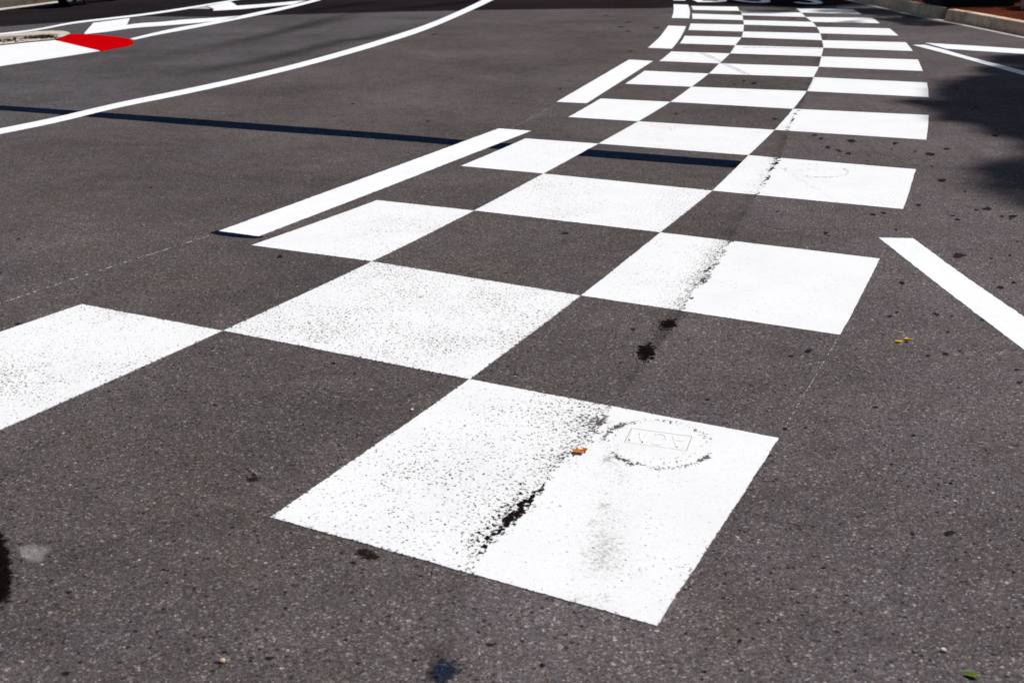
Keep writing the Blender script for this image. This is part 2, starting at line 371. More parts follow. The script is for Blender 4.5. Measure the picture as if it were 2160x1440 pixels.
def gaus(P, c, r): return np.exp(-((P[:, 0] - c[0]) ** 2 + (P[:, 1] - c[1]) ** 2) / r ** 2)
def npn(P, s, z=0): return np.array([mn.noise((x * s, y * s, z)) for x, y in P])
def wear_near(P, d):
    jag = npn(P, 28) * .022 + npn(P, 75, 2) * .010
    dd = d + jag
    w = np.where(dd < 0, .085 + .06 * np.exp(dd / .06) + .03 * np.exp(dd / .25), .04)
    yb, ym, yt = at(1010, 1190)[1], at(1090, 1100)[1], at(1190, 975)[1]
    A = np.interp(P[:, 1], [yb - .06, yb, at(1045, 1148)[1], at(1075, 1118)[1], ym, at(1130, 1052)[1], at(1150, 1030)[1], yt, yt + .2], [.40, .47, .56, .60, .66, .62, .50, .45, .38])
    Wd = np.interp(P[:, 1], [yb, at(1045, 1148)[1], ym, at(1130, 1052)[1], at(1155, 1025)[1]], [.008, .020, .030, .022, .010])
    d2 = d + npn(P, 22) * .012 + npn(P, 60, 5) * .006
    hole = A * np.exp(-((d2 + Wd * .75) / Wd) ** 2) + .10 * npn(P, 34, 12) * (A > .5)
    hole = np.maximum(hole, np.interp(P[:, 1], [yb, at(1045, 1148)[1], ym, at(1130, 1052)[1], yt], [.2, .47, .48, .46, .3]) * np.exp(-((d + .05) / .05) ** 2))
    hole *= (d2 < .004)
    w += .12 * gaus(P, at(1270, 892), .04) + .04 * gaus(P, at(1245, 905), .10) + .05 * gaus(P, at(1195, 972), .06)
    r = np.hypot(P[:, 0] - RINGC.x, P[:, 1] - RINGC.y); an = np.arctan2(P[:, 1] - RINGC.y, P[:, 0] - RINGC.x)
    am = np.clip(.72 + 1.5 * np.array([mn.noise((math.cos(a) * 2.2, math.sin(a) * 2.2, 9)) for a in an]), .05, 1.2)
    w += .24 * np.exp(-((r + npn(P, 30, 6) * .012 - RINGR) / .010) ** 2) * am + .04 * (r < RINGR)
    dist, _ = poly_sd(P, AT([(1272, 975), (1262, 1030), (1250, 1090), (1235, 1170), (1205, 1262)]))
    dirt = 1.3 * np.exp(-((dist + .045) / .085) ** 2) * np.clip(.8 + npn(P, 7, 8) * .8, 0, 1.2) + 1.6 * np.exp(-((dist + .014) / .020) ** 2) * np.clip(npn(P, 14, 3) * 3, 0, 1)
    w += .07 * np.exp(-((dist + .012) / .02) ** 2) * np.clip(npn(P, 14, 3) * 3, 0, 1)
    dirt += .5 * np.exp(-np.maximum(-dd, 0) / .05) * (dd < 0)
    return w, dirt, hole
def wear_seam(A, L, bl, br, hairw=.60):
    def fn(P, d):
        jag = npn(P, 20) * .030 + npn(P, 60, 2) * .016; dd = d + jag
        w = np.where(dd < 0, bl + A * np.exp(dd / L), br)
        hole = hairw * np.exp(-((dd + .004) / .014) ** 2) * np.clip(.85 + npn(P, 7, 7) * .7, 0, 1.15)
        rr = np.hypot(P[:, 0] - FARC.x, P[:, 1] - FARC.y)
        w = w + .17 * np.exp(-((rr + npn(P, 18, 6) * .012 - .178) / .014) ** 2) * np.clip(.6 + 1.6 * npn(P, 7, 2), 0, 1.2) - .05 * (rr < .165)
        return w, .6 * np.exp(dd / L) * (dd < 0), hole
    return fn
def wear_flat(b):
    return lambda P, d: (np.full(len(P), b) + .03 * npn(P, 2.2, 1), np.zeros(len(P)), np.zeros(len(P)))
def wear_ln(A, w0, b):
    return lambda P, d: (b + A * np.exp(-((d + npn(P, 14) * .03) / w0) ** 2), np.zeros(len(P)), .54 * np.exp(-((d + npn(P, 20) * .02) / .012) ** 2))

ORD = ['first', 'second', 'third', 'fourth', 'fifth', 'sixth', 'seventh', 'eighth', 'ninth', 'tenth']
LBL = {
    (0, 'R'): 'large white square with a cracked seam, rectangular access cover and orange leaf on it',
    (2, 'R'): 'white square with a wide worn streak along its seam, beyond two black oil blots',
    (4, 'R'): 'white square with a round painted access cover, at the end of the tar strip',
    (6, 'R'): 'white kerb-side square beyond the round cover, cracked near its inner edge',
    (8, 'R'): 'white kerb-side square whose outer corner lies in grey tree shade',
    (0, 'L'): 'white rectangle speckled black, cut off by the picture edge, opposite the leaf square',
    (1, 'M'): 'large white centre square speckled all over, joined corner to corner with the leaf square',
    (2, 'L'): 'white outer rectangle lying along the near half of the longest dash',
    (3, 'M'): 'second white square up the centre column, slightly speckled',
    (4, 'L'): 'white outer rectangle lying along the far end of the longest dash, touching the tar strip',
    (5, 'M'): 'white centre square bordering the far side of the dark tar strip',
    (6, 'L'): 'white outer rectangle beside the near end of the second dash',
    (8, 'L'): 'white outer rectangle beside the far half of the second dash',
    (10, 'L'): 'white outer rectangle crossed by a thin double rubber scuff',
    (9, 'M'): 'white centre square crossed by the end of a thin double rubber scuff',
}
for j in range(0, 19):
    if j % 2 == 0:
        n = 40
        lbl = LBL.get((j, 'L')) or f'{ORD[j // 2]} white rectangle up the outer column of the chequered band, counted from the camera'
        check(j, C0v, C1v, n, lbl, wear_flat({0: .10, 2: .08, 4: .05}.get(j, .01)))
        n = 170 if j == 0 else 110 if j in (2, 4) else 60 if j == 6 else 40
        wf = {0: wear_near, 2: wear_seam(.19, .085, .05, .03), 4: wear_seam(.17, .055, .05, .045, .78), 6: wear_seam(.15, .04, .03, .03, .78), 8: wear_ln(.16, .05, -.03), 10: wear_ln(.1, .04, -.05)}.get(j, wear_flat(-.06))
        lbl = LBL.get((j, 'R')) or f'{ORD[j // 2]} white square up the kerb-side column of the chequered band, counted from the camera'
        check(j, C2v, C3v, n, lbl, wf)
    else:
        lbl = LBL.get((j, 'M')) or f'{ORD[j // 2]} white square up the centre column of the chequered band, counted from the camera'
        check(j, C1v, C2v, 48, lbl, wear_flat({1: .115, 3: .085, 5: .07, 7: .05}.get(j, .015)))

# ------------------------------------------------------------------ other painted markings
def marking(name, poly, label, mat=None, cat='road marking', group=None, z=ZP, step=.02, amp=.0025):
    return tag(slab(name, poly, -.004, z, mat or M['white_clean'], None, True, step, amp), label, cat, group)
G = 'dashes along the chequered band'
marking('edge_dash', AT([(461, 487), (750, 382), (1052, 271), (1120, 276), (832, 388), (546, 498)], ZP), 'longest white dash beside the chequered band, black tar under its near end', M['white_clean'], group=G)
marking('edge_dash', AT([(1174, 215), (1327, 126), (1377, 129), (1237, 218)], ZP), 'straight white dash with slanted ends, just beyond the longest dash', group=G)
marking('edge_dash', band([(1367, 101), (1391, 79), (1409.5, 54.5)], [(1417.5, 103), (1435, 80), (1447.5, 55.8)], ZP), 'short white dash bending away beyond the straight dash', group=G)
marking('edge_dash', band([(1417, 38.3), (1421, 24), (1421, 9.6)], [(1454, 39), (1455, 24), (1451.5, 10.5)], ZP), 'stubby white dash lying across the edge of the darker asphalt', group=G)
marking('edge_dash', band([(1421, 1.2), (1411, -12), (1392, -26)], [(1446, 1.6), (1441, -11), (1424, -26)], ZP), 'white dash of which only a sliver shows at the top of the picture', group=G)
marking('lane_line', band([(-420, 346), (-150, 299), (0, 271), (125, 245.5), (250, 216.5), (400, 186), (540, 155.2), (675, 121), (810, 81.5), (920, 44), (1018, 0), (1060, -26)],
                          [(-420, 360), (-150, 312), (0, 282.7), (125, 257), (250, 227), (400, 196.5), (540, 165), (675, 131), (810, 92), (920, 54.5), (1041, 0), (1084, -26)], ZP),
        'long curved white lane line sweeping over the dark tar strip')
marking('lane_line', band([(274, 82), (325, 69.5), (376, 58.5), (430, 49), (484, 38.5), (545, 25.5), (606, 13), (660, 0)],
                          [(283, 84), (330, 74), (390, 63), (440, 53.5), (490, 43.5), (548, 31.5), (610, 18), (679, 0)], ZP),
        'white line running on from the tip of the red kerb')
marking('lane_line', band([(-160, 86.5), (0, 70.5), (75, 61.5), (153, 47), (228, 38), (300, 29.5), (394, 15.7), (494, -.5), (540, -9)],
                          [(-160, 90), (0, 73.5), (75, 64.6), (153, 50.5), (228, 41.6), (300, 33.3), (394, 19.6), (506, -.5), (552, -9)], ZP, smooth=True),
        'thin white line bordering the dark lane where the scooter stands')
marking('gore_line', band([(178.5, 69), (225, 60.5), (285, 50.5), (340, 46.5), (392, 41.5), (450, 38), (502, 34)], [(178.5, 72.3), (225, 67.2), (280, 59.5), (350, 54), (423, 48), (465, 42.5), (500, 37)], ZP),
        'tapering white line forming the near point of the gore')
marking('gore_block', AT([(197, 48.6), (274, 38.4), (267.5, 52.6), (225, 60.3), (179, 68.8)], ZP), 'wide white slanted block between two gore lines, beyond the red kerb', M['dull'] if False else M['whitek'])
marking('gore_line', band([(452, 19.5), (501, 12.6), (560, 8.6), (645, .9)], [(449, 23), (505, 20), (560, 14.8), (617, 9.6)], ZP), 'second tapering white line of the gore, near the top of the picture')
marking('gore_block', AT([(437, 13.2), (486, 3.2), (500.5, 12.4), (451, 19.3)], ZP), 'small white slanted block of the gore near the top of the picture', M['whitek'])
marking('old_paint_patch', AT([(399, 18.8), (425, 14.2), (436, 13.5), (444, 19.0)], ZP), 'grey worn paint patch touching the small gore block', M['dull'])
marking('stop_stripe', AT([(1853, 501), (1926, 502.5), (2035, 582), (2160, 668), (2400, 833), (2340, 862), (2160, 737), (2000, 616)], ZP), 'thick white slanted stripe alone beside the chequered band, toward the kerb')
marking('bay_line', AT([(1951, 90.6), (2050, 96.5), (2160, 103.6), (2600, 133), (2600, 146), (2160, 114), (2060, 107.5), (1996, 103)], ZP), 'upper arm of the white bay lines meeting in a point by the kerb')
marking('bay_line', AT([(1925, 95), (1952, 95), (1990, 104.5), (2040, 119), (2160, 150), (2500, 238), (2500, 250), (2160, 158.5), (2030, 122.5), (1975, 108)], ZP), 'lower arm of the white bay lines, running into the tree shade')
# lane word, only its feet in the picture
def stroke(pts, wd):
    """outline of a flat stroke in letter units"""
    L, Rr = [], []
    for i, p in enumerate(pts):
        a = Vector(pts[max(i - 1, 0)]); b = Vector(pts[min(i + 1, len(pts) - 1)]); d = (b - a).normalized(); n = Vector((-d.y, d.x)) * wd / 2
        L.append(tuple(Vector(p) + n)); Rr.append(tuple(Vector(p) - n))
    return L + Rr[::-1]
def lane_word():
    root = empty('lane_lettering', (4.3, 20.3, 0))
    tag(root, 'white lane word BUS of which only the feet show above the chequered band', 'road marking')
    def letter(polys, holes_bridge=None):
        bm = bmesh.new()
        for p in polys:
            if area2(p) < 0: p = p[::-1]
            t = [bm.verts.new((x - 4.3, y - 20.3, ZP)) for x, y in p]; u = [bm.verts.new((x - 4.3, y - 20.3, -.004)) for x, y in p]
            bm.faces.new(t)
            for i in range(len(t)): bm.faces.new((t[i], u[i], u[(i + 1) % len(t)], t[(i + 1) % len(t)]))
        bm_obj('letter', bm, M['white_clean'], root)
    H = 3.0; yb = 20.30
    def arc(cx, cy, rx, ry, a0, a1, k=14): return [(cx + rx * math.cos(R(a0 + (a1 - a0) * i / k)), cy + ry * math.sin(R(a0 + (a1 - a0) * i / k))) for i in range(k + 1)]
    def ringhalf(cx, cy, rx, ry, wx, wy, a0, a1): return arc(cx, cy, rx, ry, a0, a1) + arc(cx, cy, rx - wx, ry - wy, a1, a0)
    x = 3.29; wd = .15; wy = .30
    # B
    letter([[(x, yb), (x + wd, yb), (x + wd, yb + H), (x, yb + H)],
            [(x + wd, yb), (x + .38, yb), (x + .38, yb + wy), (x + wd, yb + wy)], [(x + wd, yb + H / 2 - .15), (x + .38, yb + H / 2 - .15), (x + .38, yb + H / 2 + .15), (x + wd, yb + H / 2 + .15)],
            [(x + wd, yb + H - wy), (x + .38, yb + H - wy), (x + .38, yb + H), (x + wd, yb + H)],
            ringhalf(x + .38, yb + .75 + .075, .24, .825, wd, wy, -90, 90), ringhalf(x + .38, yb + 2.175, .24, .825, wd, wy, -90, 90)])
    x = 4.05
    letter([ringhalf(x + .30, yb - .16 + .62, .30, .62, wd, wy, 180, 360), [(x, yb + .52), (x + wd, yb + .52), (x + wd, yb + H), (x, yb + H)], [(x + .6 - wd, yb + .52), (x + .6, yb + .52), (x + .6, yb + H), (x + .6 - wd, yb + H)]])
    x = 4.92; ys = yb - .50
    letter([ringhalf(x + .3, ys + .82, .3, .82, wd, wy, -150, 90), ringhalf(x + .3, ys + 2.16, .3, .82, wd, wy, 30, 270)])
lane_word()

# dark bitumen, chalk, scuffs
zt = .0009
tag(slab('tar_strip', band([(-300, 203), (0, 222.5), (270, 241), (540, 260.5), (810, 281), (985, 296), (1245, 315.5), (1600, 342.5)], [(-300, 212), (0, 232.5), (270, 253), (540, 274.5), (810, 294), (960, 306.5), (1225, 329), (1590, 357)], zt),
         -.004, zt, M['tar'], None, True, .04, .004), 'narrow blue-black tar strip sealed across the road, passing under the white paint', 'tar strip')
tag(slab('tar_patch', AT([(443, 490.5), (462, 485), (545, 494.5), (556, 499), (540, 502.5), (500, 500.5), (462, 495.5)], .0011), -.004, .0011, M['tar'], None, True, .02, .004), 'black tar sliver under the near end of the longest dash', 'tar patch')
def ribbon(name, px, wpx, mat, label, cat, z=.0010):
    a = AT([(p[0], p[1] - wpx / 2) for p in px], z); b = AT([(p[0], p[1] + wpx / 2) for p in px], z); n = len(px)
    v = [(x, y, z) for x, y in a + b]; f = [[i, i + n, i + n + 1, i + 1] for i in range(n - 1)]
    return tag(mesh_obj(name, v, f, mat), label, cat)
def lin(a, b, n=12): return [(a[0] + (b[0] - a[0]) * i / n, a[1] + (b[1] - a[1]) * i / n) for i in range(n + 1)]
ribbon('chalk_line', lin((-60, 660), (100, 606)) + lin((110, 602), (440, 497)), 2.2, M['chalk'], 'broken chalk guide line between the speckled rectangle and the longest dash', 'chalk line')
ribbon('chalk_line', lin((1070, 276), (1174, 219)), 1.4, M['chalk'], 'faint chalk guide line between the longest dash and the straight dash', 'chalk line')
ribbon('chalk_line', lin((1644, 921), (1770, 708)), 3.4, M['chalk'], 'dotted chalk guide line joining corners of two kerb-side squares', 'chalk line')
ribbon('chalk_line', lin((1858, 543), (1870, 519)), 2.4, M['chalk'], 'very short chalk dash beside the thick slanted stripe', 'chalk line')
for k, (a, b) in enumerate([((1474, 111), (1572, 157)), ((1482, 111), (1582, 158))]):
    ribbon('rubber_scuff', lin(a, b), 2.0, M['scuff'], ['outer thin rubber scuff slanting across two white squares', 'inner thin rubber scuff slanting across two white squares'][k], 'tyre mark', .0025)
ribbon('rubber_scuff', lin((1568, 100), (1738, 102.5)), 1.4, M['scuff'], 'faint rubber scuff along the far edge of a centre square', 'tyre mark', .0025)
ribbon('rubber_scuff', lin((1640, 350), (1770, 428)), 2.2, mat_worn('faint_scuff', (.5, .49, .48), .47, 40, .22), 'faint straight scuff across the square with the round cover', 'tyre mark', .0025)

def stain(name, c, rx, ry, mat, label=None, cat='stain', group=None, tilt=0, z=.0010, irr=.18, collect=None):
    n, k = 36, 7; V = []; E = []
    ph = random.random() * 50
    for a in range(k + 1):
        for b in range(n):
            t = 2 * math.pi * b / n; q = 1 + irr * mn.noise((math.cos(t) * 1.6 + ph, math.sin(t) * 1.6, ph))
            r = a / k * 1.25 * q; x, y = rx * r * math.cos(t), ry * r * math.sin(t); ct, s_ = math.cos(R(tilt)), math.sin(R(tilt))
            g = at(c[0] + x * ct - y * s_, c[1] + x * s_ + y * ct, z); V.append((g[0], g[1], z)); E.append(a / k)
    Fc = [[a * n + b, (a + 1) * n + b, (a + 1) * n + (b + 1) % n, a * n + (b + 1) % n] for a in range(k) for b in range(n)]
    if collect is not None:
        o = len(collect[0]); collect[0] += V; collect[1] += [[q + o for q in f] for f in Fc]; collect[2] += E; return
    return tag(mesh_obj(name, V, Fc, mat, None, False, dict(edge=E)), label, cat, group)
stain('black_blot', (1410, 684), 21, 12, M['oil'], 'small black oil blot next to the worn seam square', tilt=-10)
stain('black_blot', (1362, 743), 23, 20, M['oil'], 'ragged black oil blot lying in the asphalt between two seam squares', tilt=-40)
stain('damp_stain', (936, 1416), 48, 30, M['blue'], 'blue-black damp stain in the asphalt below the leaf square', tilt=-22)
stain('black_blot', (-12, 1206), 56, 100, M['edgeblack'], 'large black patch cut off by the picture edge, touching the pale cement stain')  # asphalt colour darkened to near black over this patch
stain('cement_stain', (70, 1166), 48, 24, M['grey'], 'pale grey cement stain next to the large black patch')
stain('pit', (775, 1168), 30, 14, M['pit'], 'dark ragged pit in the asphalt at the lower edge of the leaf square', tilt=15)
GS = 'dark gum spots on the asphalt'
for c, rx, ry, l in [((2003, 1123), 15, 7, 'largest black oval spot, alone on plain asphalt far below the thick stripe'), ((2022, 539), 18, 7, 'black oval spot above the middle of the thick slanted stripe'),
                     ((1705, 740), 9, 5, 'black oval spot below the outer corner of the worn seam square'), ((1995, 746), 10, 4, 'black oval spot just below the yellow leaf scraps'),
                     ((2083, 440), 13, 5, 'black ragged spot beyond the thick stripe in a trio of spots'), ((1963, 325), 13, 4.5, 'black oval spot beside the square with the round cover'),
                     ((1795, 297), 14, 4.5, 'black oval spot between the cracked square and round cover square'), ((1902, 597), 10, 4.5, 'black spot between the worn seam square and the thick stripe'),
                     ((2110, 606), 11, 5, 'black spot above the picture-edge end of the thick stripe'), ((1847, 858), 7.5, 3.5, 'small black oval spot between the chalk dots and plain asphalt'),
                     ((1192, 492), 11, 3.5, 'short black spot in the bare square between two centre squares'), ((1987, 380), 12, 5, 'black spot at the shaded outer corner of the round cover square')]:
    stain('gum_spot', c, rx, ry, M['spot'], l, 'spot', GS, irr=.4, tilt=random.uniform(-8, 12))
rest = [[], [], []]
for x, y, rx, ry in [(1892, 658, 6, 3), (1977, 663, 7, 3), (1742, 491, 8, 4), (1864, 449, 8, 3), (1937, 432, 9, 4), (2060, 443, 7, 3), (2020, 463, 9, 3.5), (2136, 456, 13, 4), (1996, 314, 10, 3),
                     (1746, 311, 8, 4), (1770, 318, 9, 2.5), (1790, 324, 8, 3), (1718, 285, 9, 2.5), (1732, 292, 7, 2.5), (1634, 251, 8, 2.2), (1890, 484, 6, 2.5), (2100, 286, 10, 3.5), (1493, 842, 6.5, 3), (1335, 694, 7, 3.5),
                     (2145, 779, 9, 3.5), (2151, 806, 9, 3.5), (2000, 700, 5, 3), (2090, 545, 5, 3), (745, 219, 7, 1.6), (902, 256, 9, 1.8), (915, 73, 8, 1.5), (1590, 176, 9, 3), (1569, 171, 5, 2), (1549, 178, 5, 2),
                     (1325, 47, 8, 1.6), (1310, 57, 10, 1.4), (1325, 66, 9, 1.4), (1385, 59, 10, 1.8), (1278, 33, 8, 1.3), (1330, 108, 8, 1.6), (1182, 187, 5, 2), (533, 1010, 17, 7), (535, 1000, 8, 4), (1672, 40, 9, 1.4),
                     (1840, 452, 7, 2.5), (1967, 351, 5, 2), (1700, 902, 5, 2.5), (2005, 1018, 6, 3), (1925, 1125, 7, 4), (745, 1185, 10, 4), (1560, 1350, 7, 5), (1143, 1402, 8, 6), (590, 541, 9, 4), (640, 460, 6, 2.5)]:
    stain('x', (x, y), rx, ry, None, irr=.45, collect=rest, tilt=random.uniform(-10, 14))
for k in range(26):
    x, y = random.uniform(1740, 2150), random.uniform(290, 760); stain('x', (x, y), random.uniform(4, 9), random.uniform(1.8, 3.5), None, irr=.5, collect=rest)
for k in range(70):                                      # faint small blemishes
    x, y = random.uniform(0, 2160), random.uniform(40, 1440); s = random.uniform(3, 9) * (.25 + y / 1440)
    stain('x', (x, y), s * 1.3, s * .55, None, irr=.5, collect=rest)
tag(mesh_obj('road_surface_spots', rest[0], rest[1], M['spot'], None, False, dict(edge=rest[2])), kind='structure')

# ------------------------------------------------------------------ access covers
M['cover'] = mat_paint('painted_iron', (.79, .785, .775), .25, .9)
M['rust'] = mat_plain('rust_gap', (.36, .24, .15), .9, .6, 60)
def glyphs(word):
    g = {'A': [[(0, 0), (.5, 1), (1, 0)], [(.22, .36), (.78, .36)]], 'M': [[(0, 0), (.08, 1), (.5, .25), (.92, 1), (1, 0)]],
         'C': [[(.5 + .5 * math.cos(R(a)), .5 + .5 * math.sin(R(a))) for a in range(50, 311, 20)]], 'I': [[(.5, 0), (.5, 1)]]}
    return [g[c] for c in word]
def cover(name, ctr, rad, label, plate, word, letters, rimrad=None):
    """plate: half width, half depth, centre offset; letters: width, height, pitch - read from the far side"""
    (px, py), hw, hd, rot = plate
    root = empty(name, (ctr[0], ctr[1], 0)); tag(root, label, 'manhole cover')
    z0, z1 = -.003, .0026
    n = 64; ring = [(rad * math.cos(2 * math.pi * i / n), rad * math.sin(2 * math.pi * i / n)) for i in range(n)]
    c, s_ = math.cos(rot), math.sin(rot)
    def T(x, y): return (px - ctr[0] + x * c - y * s_, py - ctr[1] + x * s_ + y * c)
    bm = bmesh.new()
    if hw:
        # round iron body with a rectangular opening, built as a quad strip between rim and opening
        def sq(t):
            ct, st = math.cos(t), math.sin(t); k = 1 / max(abs(ct) / hw, abs(st) / hd); return T(ct * k, st * k)
        inner = [sq(2 * math.pi * i / n - rot) for i in range(n)]
        cor = [T(hw, hd), T(-hw, hd), T(-hw, -hd), T(hw, -hd)]
        for q in cor:
            i = min(range(n), key=lambda i: (inner[i][0] - q[0]) ** 2 + (inner[i][1] - q[1]) ** 2); inner[i] = q
        a = [bm.verts.new((x, y, z1 - .0008)) for x, y in ring]; b = [bm.verts.new((x, y, z1)) for x, y in inner]
        a0 = [bm.verts.new((x * 1.03, y * 1.03, .0018)) for x, y in ring]; b0 = [bm.verts.new((x, y, z0)) for x, y in inner]
        for i in range(n):
            k = (i + 1) % n; bm.faces.new((a[i], a[k], b[k], b[i])); bm.faces.new((a0[i], a0[k], a[k], a[i])); bm.faces.new((b[i], b[k], b0[k], b0[i]))
        bm_obj('cover_frame', bm, M['cover'], root)
        g = .0020
        mesh_obj('rusty_gap', [(*T(x, y), .0022) for x, y in ((-hw, -hd), (hw, -hd), (hw, hd), (-hw, hd))], [[0, 1, 2, 3]], M['rust'], root)
        lid = [T(-hw + g, -hd + g), T(hw - g, -hd + g), T(hw - g, hd - g), T(-hw + g, hd - g)]
        v = [(*q, z1 - .0002) for q in lid] + [(*q, .0021) for q in lid]
        lidob = mesh_obj('lid', v, [[0, 1, 2, 3], [0, 4, 5, 1], [1, 5, 6, 2], [2, 6, 7, 3], [3, 7, 4, 0]], M['cover'], root)
        zl = z1 - .0002
    else:
        rs = [(1.04, .0018), (1.0, z1), (.6, z1 + .0002), (.0, z1 + .0002)]
        rings = []
        for f, z in rs[:-1]: rings.append([bm.verts.new((x * f, y * f, z)) for x, y in ring])
        for a, b in zip(rings, rings[1:]):
            for i in range(n): bm.faces.new((a[i], a[(i + 1) % n], b[(i + 1) % n], b[i]))
        bm.faces.new(rings[-1]); lidob = bm_obj('lid', bm, M['cover'], root); zl = z1
    bm = bmesh.new(); lw, lh, pitch = letters; k = len(word); h = .0009
    for i, gl in enumerate(glyphs(word)):
        ox = (i - (k - 1) / 2) * pitch
        for st in gl:
            pts = [((ox + (x - .5) * lw), (y - .5) * lh) for x, y in st]; pts = [(-x, -y) for x, y in pts]      # turned to face the far side
            for pts in ([pts] if len(pts) > 3 and gl is not None and len(pts) > 6 else list(map(list, zip(pts, pts[1:])))):
              ol = stroke(pts, min(.008, lw * .17)); m = len(pts)
              P1 = [T(*q) for q in ol]; cx = [tuple((Vector(ol[q]) + Vector(ol[2 * m - 1 - q])) / 2) for q in range(m)]
              for q in range(m - 1):
                  A, B, C_, D = P1[q], P1[q + 1], P1[2 * m - 2 - q], P1[2 * m - 1 - q]
                  def sh(p, o, f=.6): return (o[0] + (p[0] - o[0]) * f, o[1] + (p[1] - o[1]) * f)
                  t0, t1 = T(*cx[q]), T(*cx[q + 1])
                  lo = [bm.verts.new((*p, zl)) for p in (A, B, C_, D)]; up = [bm.verts.new((*p, zl + h + .00003 * q)) for p in (sh(A, t0), sh(B, t1), sh(C_, t1), sh(D, t0))]
                  bm.faces.new(up)
                  for e in range(4): bm.faces.new((lo[e], lo[(e + 1) % 4], up[(e + 1) % 4], up[e]))
    bmesh.ops.recalc_face_normals(bm, faces=bm.faces)
    bm_obj('raised_letters', bm, M['cover'], lidob)
    return root
tl, tr, br, bl = [Vector(at(*p)) for p in ((1332, 904), (1460.6, 922), (1448, 952), (1316, 934))]
pc = (tl + tr + br + bl) / 4; ud = ((tr + br) - (tl + bl)) / 2; rot = math.atan2(ud.y, ud.x)
cover('access_cover', pc, .128, 'white painted access cover with a rusty-edged rectangular lid and raised letters', (tuple(pc), ud.length / 2, ((tl + tr) - (bl + br)).length / 4, rot), 'ACM', (.046, .070, .059))
fc = Vector(at(1722, 360.5))
cover('access_cover', fc, .165, 'smooth round white painted access cover with raised letters, on a square beyond the tar strip', ((fc.x - .045, fc.y + .015), 0, 0, rot * .55), 'IACMI', (.040, .075, .048))

# ------------------------------------------------------------------ leaves and litter
def leaf_mat(name, a, b):
    N = NT(name); N.col(N.mix(N.noise(220, 3, .6), a, b)); N.rough(.55); return N.m
def leaf(name, c, size, outline, mat, label, rot, curl=.25, fold=.3, lift=.004):
    """lobed blade built as a fan about its midrib, curled and lifted, with a short stalk"""
    root_z = .002
    o = bmesh.new(); n = len(outline)
    vs = []
    for zo in (0, -.0006):
        mid = [o.verts.new((size * t, 0, lift * .3 + zo + curl * size * (t - .45) ** 2)) for t in (0, .25, .5, .75, 1)]
        rim = []
        for t, y in outline: rim.append(o.verts.new((size * t, size * y, lift * .3 + zo + fold * size * abs(y) + curl * size * (t - .45) ** 2 + size * .10 * mn.noise((t * 5, y * 7, size * 100)))))
        vs.append((mid, rim))
    for k, (mid, rim) in enumerate(vs):
        up = [v for v, (t, y) in zip(rim, outline) if y > 0]; dn = [v for v, (t, y) in zip(rim, outline) if y < 0]
        for side in (up, dn):
            side.sort(key=lambda v: v.co.x); chain = [mid[0]] + side + [mid[4]]
            for a, b in zip(chain, chain[1:]):
                m = min(mid, key=lambda q: abs(q.co.x - (a.co.x + b.co.x) / 2))
                if m not in (a, b):
                    try: o.faces.new((m, a, b))
                    except ValueError: pass
            for p, q in zip(mid, mid[1:]):
                s = min(side, key=lambda v: abs(v.co.x - (p.co.x + q.co.x) / 2))
                try: o.faces.new((p, q, s))
                except ValueError: pass
    st = [o.verts.new(q) for q in ((0, -.0006, lift * .3 + .003), (0, .0006, lift * .3 + .003), (-size * .25, .001, .001), (-size * .25, -.0004, .001))]; o.faces.new(st)
    ob = bm_obj(name, o, mat); ob.location = (c[0], c[1], root_z); ob.rotation_euler = (0, 0, R(rot))
    return tag(ob, label, 'leaf')
maple = [(.12, .22), (.05, .38), (.32, .30), (.42, .46), (.52, .26), (.78, .30), (.74, .12), (.1, -.24), (.02, -.42), (.30, -.28), (.44, -.44), (.56, -.24), (.80, -.26), (.76, -.10)]
oval = [(.12, .11), (.3, .18), (.5, .2), (.7, .16), (.88, .08), (.12, -.10), (.3, -.17), (.5, -.19), (.7, -.15), (.88, -.07)]
leaf('dead_leaf', at(1209, 957), .044, maple, leaf_mat('orange_leaf', (.42, .13, .025), (.55, .22, .06)), 'curled orange dead leaf lying on the cracked white square', 20, .5, .35)
leaf('green_leaf', at(2031, 1421), .032, oval, leaf_mat('green_leaf', (.06, .15, .012), (.16, .20, .02)), 'small green leaf on the asphalt at the bottom of the picture', -32, .2, .45)
yl = leaf_mat('yellow_leaf', (.62, .30, .01), (.75, .42, .02))
leaf('yellow_leaf', at(1889, 722), .030, [(.1, .25), (.4, .36), (.75, .25), (.9, .1), (.1, -.2), (.5, -.3), (.8, -.2)], yl, 'blunt crushed yellow leaf scrap on the kerb-side asphalt', 15, .05, .05)
leaf('yellow_leaf', at(1907, 716), .034, [(.1, .25), (.3, .42), (.5, .16), (.85, .06), (.1, -.15), (.4, -.12), (.8, -.08)], yl, 'pointed crushed yellow leaf scrap beside the blunt one', -8, .05, .05)
leaf('yellow_leaf', at(1895, 702), .014, [(.2, .2), (.7, .18), (.2, -.2), (.7, -.16)], yl, 'tiny yellow leaf crumb above the two crushed scraps', 5, .05, .05)
def pebble(px, r, c, label):
    bm = bmesh.new(); bmesh.ops.create_icosphere(bm, subdivisions=2, radius=r)
    for v in bm.verts: v.co *= 1 + .3 * mn.noise(v.co * (1.6 / r)); v.co.z *= .6
    g = at(*px); o = bm_obj('pebble', bm, mat_plain('pebble_stone', c, .8), None, True); o.location = (g[0], g[1], r * .45); return tag(o, label, 'pebble')
pebble((869, 865), .0055, (.75, .74, .70), 'white chip lying just outside the edge of the leaf square')
pebble((470, 1395), .0065, (.55, .40, .26), 'tan pebble near the bottom edge, below the cement stain')
pebble((66, 524), .006, (.45, .03, .05), 'tiny red scrap on the asphalt by the broken chalk line')
pebble((1990, 1372), .006, (.6, .55, .52), 'pale pebble on the asphalt beside the small green leaf')
